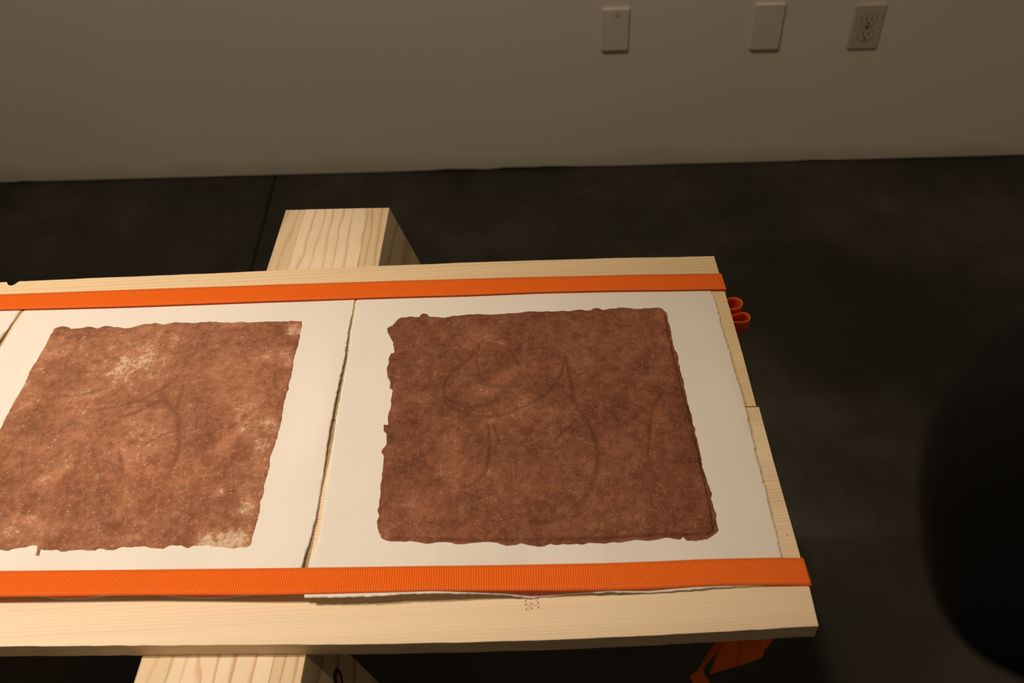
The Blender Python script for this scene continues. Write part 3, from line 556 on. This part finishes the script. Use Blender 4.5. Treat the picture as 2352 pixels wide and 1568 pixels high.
def make_print(parent, c, outer, inner, lines, worn, zf, mat, skirt, slab, rough, seed, gdepth, res, veil):
    nzp = Noise2(seed)
    ring = densify(list(outer)+[outer[0]], .0018)[:-1]
    ring = ring+np.stack([nzp.fbm(ring[:, 0], ring[:, 1], .006, 3), nzp.fbm(ring[:, 0]+3, ring[:, 1], .006, 3)], 1)*.0016
    poly = [tuple(p) for p in ring]
    x, y, q, b = sheet(poly, res)
    d, _, _ = dist_poly(x, y, poly[::2]); d[b] = 0
    h = skirt*sstep(d/.0012)
    if inner:
        din, _, _ = dist_poly(x, y, inner); ins = inside(x, y, inner)
        wob = nzp.fbm(x, y, .01, 3)*.0012
        t = np.where(ins, din, -din)+wob
        h = h+slab*sstep((t+.0004)/.0015)*sstep(d/.001)
        # worn rim: the slab dips slightly away from its own edge
        h = h+.0004*np.exp(-((t-.006)/.004)**2)*sstep(d/.002)
    g = np.zeros_like(x)
    if inner:
        g = .85*np.exp(-((t+.0002)/.0009)**2)*np.clip(.6+1.6*nzp.fbm(x, y, .02, 3), 0, 1)
    for k, ln in enumerate(lines):
        lp = densify(ln, .006)
        lp = lp+np.stack([nzp.fbm(lp[:, 0], lp[:, 1], .02, 2), nzp.fbm(lp[:, 0], lp[:, 1]+5, .02, 2)], 1)*.003
        # round the traced corners
        for _ in range(2): lp[1:-1] = (lp[:-2]+2*lp[1:-1]+lp[2:])/4
        dl, _, _ = dist_poly(x, y, [tuple(p) for p in lp], False)
        wdt = .0018 if k != gdepth[1] else .0028
        fade = np.clip(.9+1.1*nzp.fbm(x, y, .03, 2), .45, 1)
        g = np.maximum(g, np.exp(-(dl/wdt)**2)*fade*(1 if k == gdepth[1] else .85))
    h = h+(nzp.fbm(x, y, .012, 5)*rough+nzp.fbm(x, y, .045, 3)*rough*.8)*sstep(d/.003)
    h = h-g*gdepth[0]
    h = np.maximum(h, .00012)
    h[b] = .00005
    z = zf(x, y)+h
    wn = np.clip(nzp.fbm(x, y, .035, 5)*veil, 0, .42)
    for wx, wy, s, a in worn:
        e = (x-wx)**2+(y-wy)**2
        wn = np.maximum(wn, a*np.exp(-e/(2*(s*1.35)**2)))
    wn = wn*(.75+.9*nzp.fbm(x, y, .010, 4))
    me = mesh('clay_print', np.stack([x-c[0], y-c[1], z], 1), q, True)
    for nm, arr in (('worn', np.clip(wn, 0, 1)), ('groove', np.clip(g, 0, 1))):
        at = me.attributes.new(nm, 'FLOAT', 'POINT'); at.data.foreach_set('value', arr.astype(np.float32))
    return link('clay_print', me, mat, parent)
o = make_print(p3, c3, PRINT_R, PRINT_R_IN, LINES_R, WORN_R, paper_z3, M_CLAY_R, .0006, .0021, .0008, 31, (.0014, 3), .0010, .7)
o['label'] = 'thick dark red-brown clay print with incised lines'
o = make_print(p2, c2, PRINT_L, None, LINES_L, WORN_L, paper_z2, M_CLAY_L, .0007, 0, .0005, 47, (.0006, 0), .0010, 1.25)
o['label'] = 'thin red-brown clay print, worn pale in patches'

# ------------------------------------------------------------------ orange ribbons
PITCHR = .00215
def sweep(center, width, nseg=5, ribs=True, amp=.00040, thick=.0005):
    """ribbon strip: centre points, width vectors; cross ribs run along the width"""
    C = np.array(center, float); W = np.array(width, float)
    s = np.concatenate([[0], np.cumsum(np.linalg.norm(np.diff(C, axis=0), axis=1))])
    n = max(2, int(s[-1]/(PITCHR/6))+1); t = np.linspace(0, s[-1], n)
    c = np.stack([np.interp(t, s, C[:, k]) for k in range(3)], 1); w = np.stack([np.interp(t, s, W[:, k]) for k in range(3)], 1)
    tan = np.gradient(c, axis=0); nr = np.cross(tan, w); nr /= np.linalg.norm(nr, axis=1, keepdims=True)+1e-12
    u = np.linspace(-.5, .5, nseg+1)
    rib = np.cos(2*np.pi*t/PITCHR)*amp if ribs else 0*t
    V = np.zeros((n, nseg+1, 3))
    for k, a in enumerate(u):
        e = 0.75 if k in (0, nseg) else 1.0
        V[:, k] = c+w*a+nr*(rib*e)[:, None]
    idx = np.arange(n*(nseg+1)).reshape(n, nseg+1)
    q = np.stack([idx[:-1, :-1], idx[1:, :-1], idx[1:, 1:], idx[:-1, 1:]], -1).reshape(-1, 4)
    return V.reshape(-1, 3), q
def smooth_path(pts, n=40):
    P = np.array(pts, float); m = len(P); out = []
    for i in range(m-1):
        p0, p1, p2, p3 = P[max(i-1, 0)], P[i], P[i+1], P[min(i+2, m-1)]
        for k in range(n):
            t = k/n; out.append(.5*((2*p1)+(-p0+p2)*t+(2*p0-5*p1+4*p2-p3)*t*t+(-p0+3*p1-3*p2+p3)*t**3))
    out.append(P[-1]); return np.array(out)
def strip_obj(name, pts, wid, root, **kw):
    c = smooth_path(pts, 12); k = len(pts); m = len(c)
    W = np.array(wid, float)
    if W.ndim == 1: W = np.repeat(W[None], k, 0)
    w = np.stack([np.interp(np.linspace(0, k-1, m), np.arange(k), W[:, j]) for j in range(3)], 1)
    v, q = sweep(c, w, **kw); v = v-np.array(root.location)
    me = mesh(name, v, q, True); o = link(name, me, M_RIB, root)
    md = o.modifiers.new('thickness', 'SOLIDIFY'); md.thickness = .0004; md.offset = 0
    return o
def ribbon(top, bot, ztop, zbot, label, bow):
    T_, B_ = np.array(top), np.array(bot)
    root = empty('ribbon', (float(B_[-1, 0]), float((T_[-1, 1]+B_[-1, 1])/2), BOARD), 0, label, 'ribbon', 'orange ribbons around the planks')
    root_rot = np.array(root.location)
    xe = float(T_[-1, 0])+.0010
    xs = np.arange(XL, xe, .004)
    def ext(P, x):
        s = (P[3, 1]-P[0, 1])/(P[3, 0]-P[0, 0])
        y = np.interp(x, P[:, 0], P[:, 1]); return np.where(x < P[0, 0], P[0, 1]+s*(x-P[0, 0]), y)
    def sm(a):
        for _ in range(6): a[1:-1] = (a[:-2]+2*a[1:-1]+a[2:])/4
        return a
    yt, yb = sm(ext(T_, xs)), sm(ext(B_, xs)); zt, zb = sm(ztop(xs)), sm(zbot(xs))
    pz_at = lambda x, y: np.where(x > -.1905, paper_z3(x, y), np.where(x > -.58, paper_z2(x, y), paper_z1(x, y)))
    on = (xs < .228)
    for yy, zz in ((yt, zt), (yb, zb)):
        zz[:] = np.where(on, np.maximum(zz, pz_at(xs, yy)+.0010), zz)
    mid = np.where(on, np.maximum(0, pz_at(xs, (yt+yb)/2)+.0009-(zt+zb)/2), 0)
    zt, zb = sm(zt+mid), sm(zb+mid)
    ca = np.stack([xs, (yt+yb)/2, BOARD+(zt+zb)/2], 1); wd = np.stack([0*xs, yb-yt, zb-zt], 1)
    v, q = sweep(ca, wd, nseg=6)
    me = mesh('band', v-root_rot, q, True); o = link('band', me, M_RIB, root)
    md = o.modifiers.new('thickness', 'SOLIDIFY'); md.thickness = .0005; md.offset = 0
    # wrap round the plank end and run back underneath
    ym = float((yt[-1]+yb[-1])/2); wv = (0, float(yb[-1]-yt[-1]), 0); z0 = BOARD+float((zt[-1]+zb[-1])/2)
    strip_obj('end_wrap', [(xs[-1], ym, z0), (xe+.0012, ym, z0-.0008), (xe+.0018, ym, z0-.004), (xe+.0018, ym, BOARD-.010), (xe+.0016, ym, BOARD-PLANK_T-.0005), (xe-.002, ym, BOARD-PLANK_T-.0022), (xe-.03, ym, BOARD-PLANK_T-.0026), (xe-.12, ym, BOARD-PLANK_T-.0026)], wv, root)
    bow(root, xe, ym)
    return root
fz = lambda P, zz: (lambda x: np.interp(x, np.array(P)[:, 0], zz))
FZB = np.interp(np.array(FRIB_B)[:, 0], [-.456, -.324, -.189, -.087, .002, .071, .15, .205, .2414], np.array([9.6, 9.6, 12.4, 12.8, 10.5, 6.6, 3.6, 2.0, 1.3])*1e-3)
FZT = np.interp(np.array(FRIB_T)[:, 0], [-.467, -.332, -.19, -.0876, -.0015, .0746, .15, .19, .2419], np.array([9.6, 9.6, 12.4, 12.8, 10.5, 6.6, 3.6, 2.0, 1.4])*.8e-3)
def bow_front(root, xe, ym):
    zt_ = BOARD-PLANK_T-.004
    strip_obj('knot', [(.182, .400, zt_), (.180, .390, zt_-.012), (.190, .386, zt_-.018), (.200, .394, zt_-.014), (.198, .404, zt_-.004), (.186, .404, zt_-.002)], (.006, .016, .010), root)
    # two broad hanging loops
    strip_obj('loop', [(.190, .394, zt_-.006), (.186, .384, .668), (.183, .377, .636), (.1815, .377, .604), (.1835, .383, .592), (.188, .390, .610), (.190, .396, .650), (.191, .397, zt_-.008)],
              [(.014, 0, .002), (.022, 0, .004), (.026, 0, .010), (.0245, 0, .015), (.024, 0, .015), (.024, 0, .010), (.020, 0, .004), (.014, 0, .002)], root)
    strip_obj('loop', [(.194, .393, zt_-.006), (.197, .382, .668), (.201, .376, .640), (.203, .376, .618), (.206, .383, .608), (.206, .390, .626), (.200, .396, .660), (.195, .397, zt_-.008)],
              [(.014, 0, .002), (.020, 0, .006), (.022, 0, .012), (.021, 0, .017), (.021, 0, .017), (.021, 0, .012), (.020, 0, .006), (.014, 0, .002)], root)
    # short loop curling up to the right
    strip_obj('loop', [(.196, .392, zt_-.006), (.202, .379, .680), (.208, .372, .668), (.213, .372, .658), (.214, .380, .654), (.208, .388, .664), (.198, .396, zt_-.006)],
              [(.008, .010, .010), (.012, .008, .014), (.012, .006, .016), (.010, .006, .018), (.010, .006, .018), (.012, .008, .014), (.008, .010, .010)], root)
    # tails
    strip_obj('tail', [(.188, .392, zt_-.006), (.176, .380, .672), (.166, .375, .646), (.158, .374, .618), (.1565, .376, .598), (.162, .380, .575), (.170, .383, .550)],
              [(.010, .004, .012), (.006, .010, .008), (.005, .012, .004), (.008, .012, -.001), (.014, .006, -.006), (.018, .002, -.008), (.018, 0, -.006)], root)
    strip_obj('tail', [(.196, .393, zt_-.006), (.199, .385, .672), (.197, .384, .645), (.195, .386, .612), (.193, .390, .596)],
              [(.016, .004, 0), (.020, .004, .004), (.022, .004, .008), (.022, .004, .012), (.020, .004, .014)], root)
def bow_back(root, xe, ym):
    z = BOARD-.028
    strip_obj('knot', [(.222, .764, z+.009), (.232, .752, z-.004), (.240, .760, z-.008), (.236, .772, z), (.224, .768, z+.009)], (0.002, .014, .014), root)
    strip_obj('loop', [(.236, .764, z), (.250, .772, z+.004), (.262, .772, z+.006), (.2685, .766, z+.004), (.264, .760, z+.002), (.250, .760, z), (.236, .762, z-.002)], (.001, -.004, .024), root)
    strip_obj('loop', [(.236, .758, z-.004), (.252, .752, z-.002), (.268, .754, z), (.2745, .748, z-.001), (.2705, .7425, z-.003), (.254, .744, z-.004), (.236, .756, z-.004)], (-.001, -.006, .024), root)
    strip_obj('tail', [(.232, .758, z-.006), (.236, .744, z-.020), (.232, .730, z-.045), (.236, .722, z-.075)], (.018, .006, .004), root)
    strip_obj('tail', [(.230, .768, z-.006), (.226, .780, z-.022), (.230, .786, z-.050), (.224, .792, z-.080)], (.018, -.006, .004), root)
ribbon(FRIB_T, FRIB_B, fz(FRIB_T, FZT), fz(FRIB_B, FZB), 'front orange ribbon across the near edge of the papers', bow_front)
ribbon(BRIB_T, BRIB_B, lambda x: .0030+0*x, lambda x: .0036+0*x, 'rear orange ribbon across the far edge of the papers', bow_back)

# ------------------------------------------------------------------ stool form made up for an unidentified black shape close to the camera
bl = np.array([(0.1412, 0.1643, 1.2369), (0.1318, 0.1605, 1.226), (0.1262, 0.1574, 1.2172), (0.1224, 0.1534, 1.2057), (0.1216, 0.1493, 1.1941), (0.1226, 0.1454, 1.1829), (0.1265, 0.1393, 1.1654), (0.1309, 0.1349, 1.1527), (0.1356, 0.1317, 1.1436), (0.1426, 0.129, 1.136), (0.152, 0.1267, 1.1293), (0.1647, 0.1243, 1.1227)])     # left rim of the backrest, top to bottom
st = empty('stand_in_stool', (.31, -.05, 0), 0, 'unidentified black rounded shape built as a padded stool back, blurred, close at the lower right edge', 'stool')
so = np.array(st.location)
cxm = 0.2542
# outline in (x, z): bottom centre -> left side (as seen) -> top centre, mirrored to the right
lp = bl[::-1]
slope = (bl[0, 1]-bl[-1, 1])/(bl[0, 2]-bl[-1, 2])
left_pts = [(0.2542, 1.095), (0.2183, 1.0983), (0.185, 1.11)]+[(p[0], p[2]) for p in lp]+[(0.1708, 1.2583), (0.19, 1.2683), (0.2183, 1.2783), (0.2542, 1.2817)]
lpn = smooth_path([(a, b_, 0) for a, b_ in left_pts], 4)[:, :2]
ringxz = [tuple(p) for p in lpn]+[(2*cxm-a, b_) for a, b_ in lpn[::-1][1:-1]]
cz = 1.1908
def ydepth(x, z): return bl[-1, 1]+slope*(z-bl[-1, 2])+.10*((x-cxm)**2-(0.1167-cxm)**2)*3
v, f = [], []
levels = [(1.0, 0), (.985, -.010), (.93, -.019), (.80, -.025), (.55, -.029), (.25, -.030)]
R_ = ringxz; n = len(R_)
for side in (1, -1):
    base = len(v)
    for s, dy in levels:
        for a, b_ in R_:
            x = cxm+(a-cxm)*s; z = cz+(b_-cz)*s; v.append((x-so[0], ydepth(x, z)+dy*side*.8+.012-so[1], z))
    v.append((cxm-so[0], ydepth(cxm, cz)-.030*side*.8+.012-so[1], cz)); cidx = len(v)-1
    for l in range(len(levels)-1):
        for i in range(n):
            j = (i+1) % n; qd = (base+l*n+i, base+l*n+j, base+(l+1)*n+j, base+(l+1)*n+i); f.append(qd if side == 1 else qd[::-1])
    for i in range(n):
        j = (i+1) % n; tr = (base+(len(levels)-1)*n+i, base+(len(levels)-1)*n+j, cidx); f.append(tr if side == 1 else tr[::-1])
bm = bmesh.new(); me = mesh('backrest', v, f, True); bm.from_mesh(me); bmesh.ops.remove_doubles(bm, verts=bm.verts, dist=1e-5); bmesh.ops.recalc_face_normals(bm, faces=bm.faces); bm.to_mesh(me); bm.free()
me.polygons.foreach_set('use_smooth', [True]*len(me.polygons))
link('backrest', me, M_BLACK, st)
def tube(name, pts, r, parent, mat, n=12):
    P = smooth_path(pts, 8); vs, fs = [], []
    tan = np.gradient(P, axis=0)
    for p, t in zip(P, tan):
        t = Vector(t).normalized(); a = t.orthogonal().normalized(); b_ = t.cross(a)
        a = Vector((1, 0, 0)) - t*t.x
        if a.length < .1: a = Vector((0, 1, 0)) - t*t.y
        a.normalize(); b_ = t.cross(a)
        for k in range(n):
            w_ = 2*math.pi*k/n; vs.append(Vector(p)+a*r*math.cos(w_)+b_*r*math.sin(w_))
    for i in range(len(P)-1):
        for k in range(n): fs.append((i*n+k, i*n+(k+1) % n, (i+1)*n+(k+1) % n, (i+1)*n+k))
    fs.append(tuple(range(n))[::-1]); fs.append(tuple(range((len(P)-1)*n, len(P)*n)))
    return link(name, mesh(name, vs, fs, True), mat, parent)
def lathe(name, prof, parent, mat, n=40):
    vs, fs = [], []
    for r, z in prof:
        for k in range(n): a = 2*math.pi*k/n; vs.append((r*math.cos(a), r*math.sin(a), z))
    for i in range(len(prof)-1):
        for k in range(n): fs.append((i*n+k, i*n+(k+1) % n, (i+1)*n+(k+1) % n, (i+1)*n+k))
    fs.append(tuple(range(n))[::-1]); fs.append(tuple(range((len(prof)-1)*n, len(prof)*n)))
    return link(name, mesh(name, vs, fs, True), mat, parent)
lathe('seat', [(.05, .735), (.165, .738), (.182, .752), (.186, .772), (.176, .792), (.13, .803), (.02, .806)], st, M_BLACK)
lathe('column', [(.055, .022), (.030, .03), (.028, .40), (.022, .41), (.022, .735)], st, M_BLACKM, 24)
lathe('base', [(.205, .0), (.205, .010), (.19, .016), (.06, .026), (.03, .03)], st, M_BLACKM)
tube('back_bracket', [(-.05, .10, .735), (-.053, .175, .745), (-.055, .196, .82), (-.055, .200, 1.0), (-.055, .208, 1.16)], .012, st, M_BLACKM)
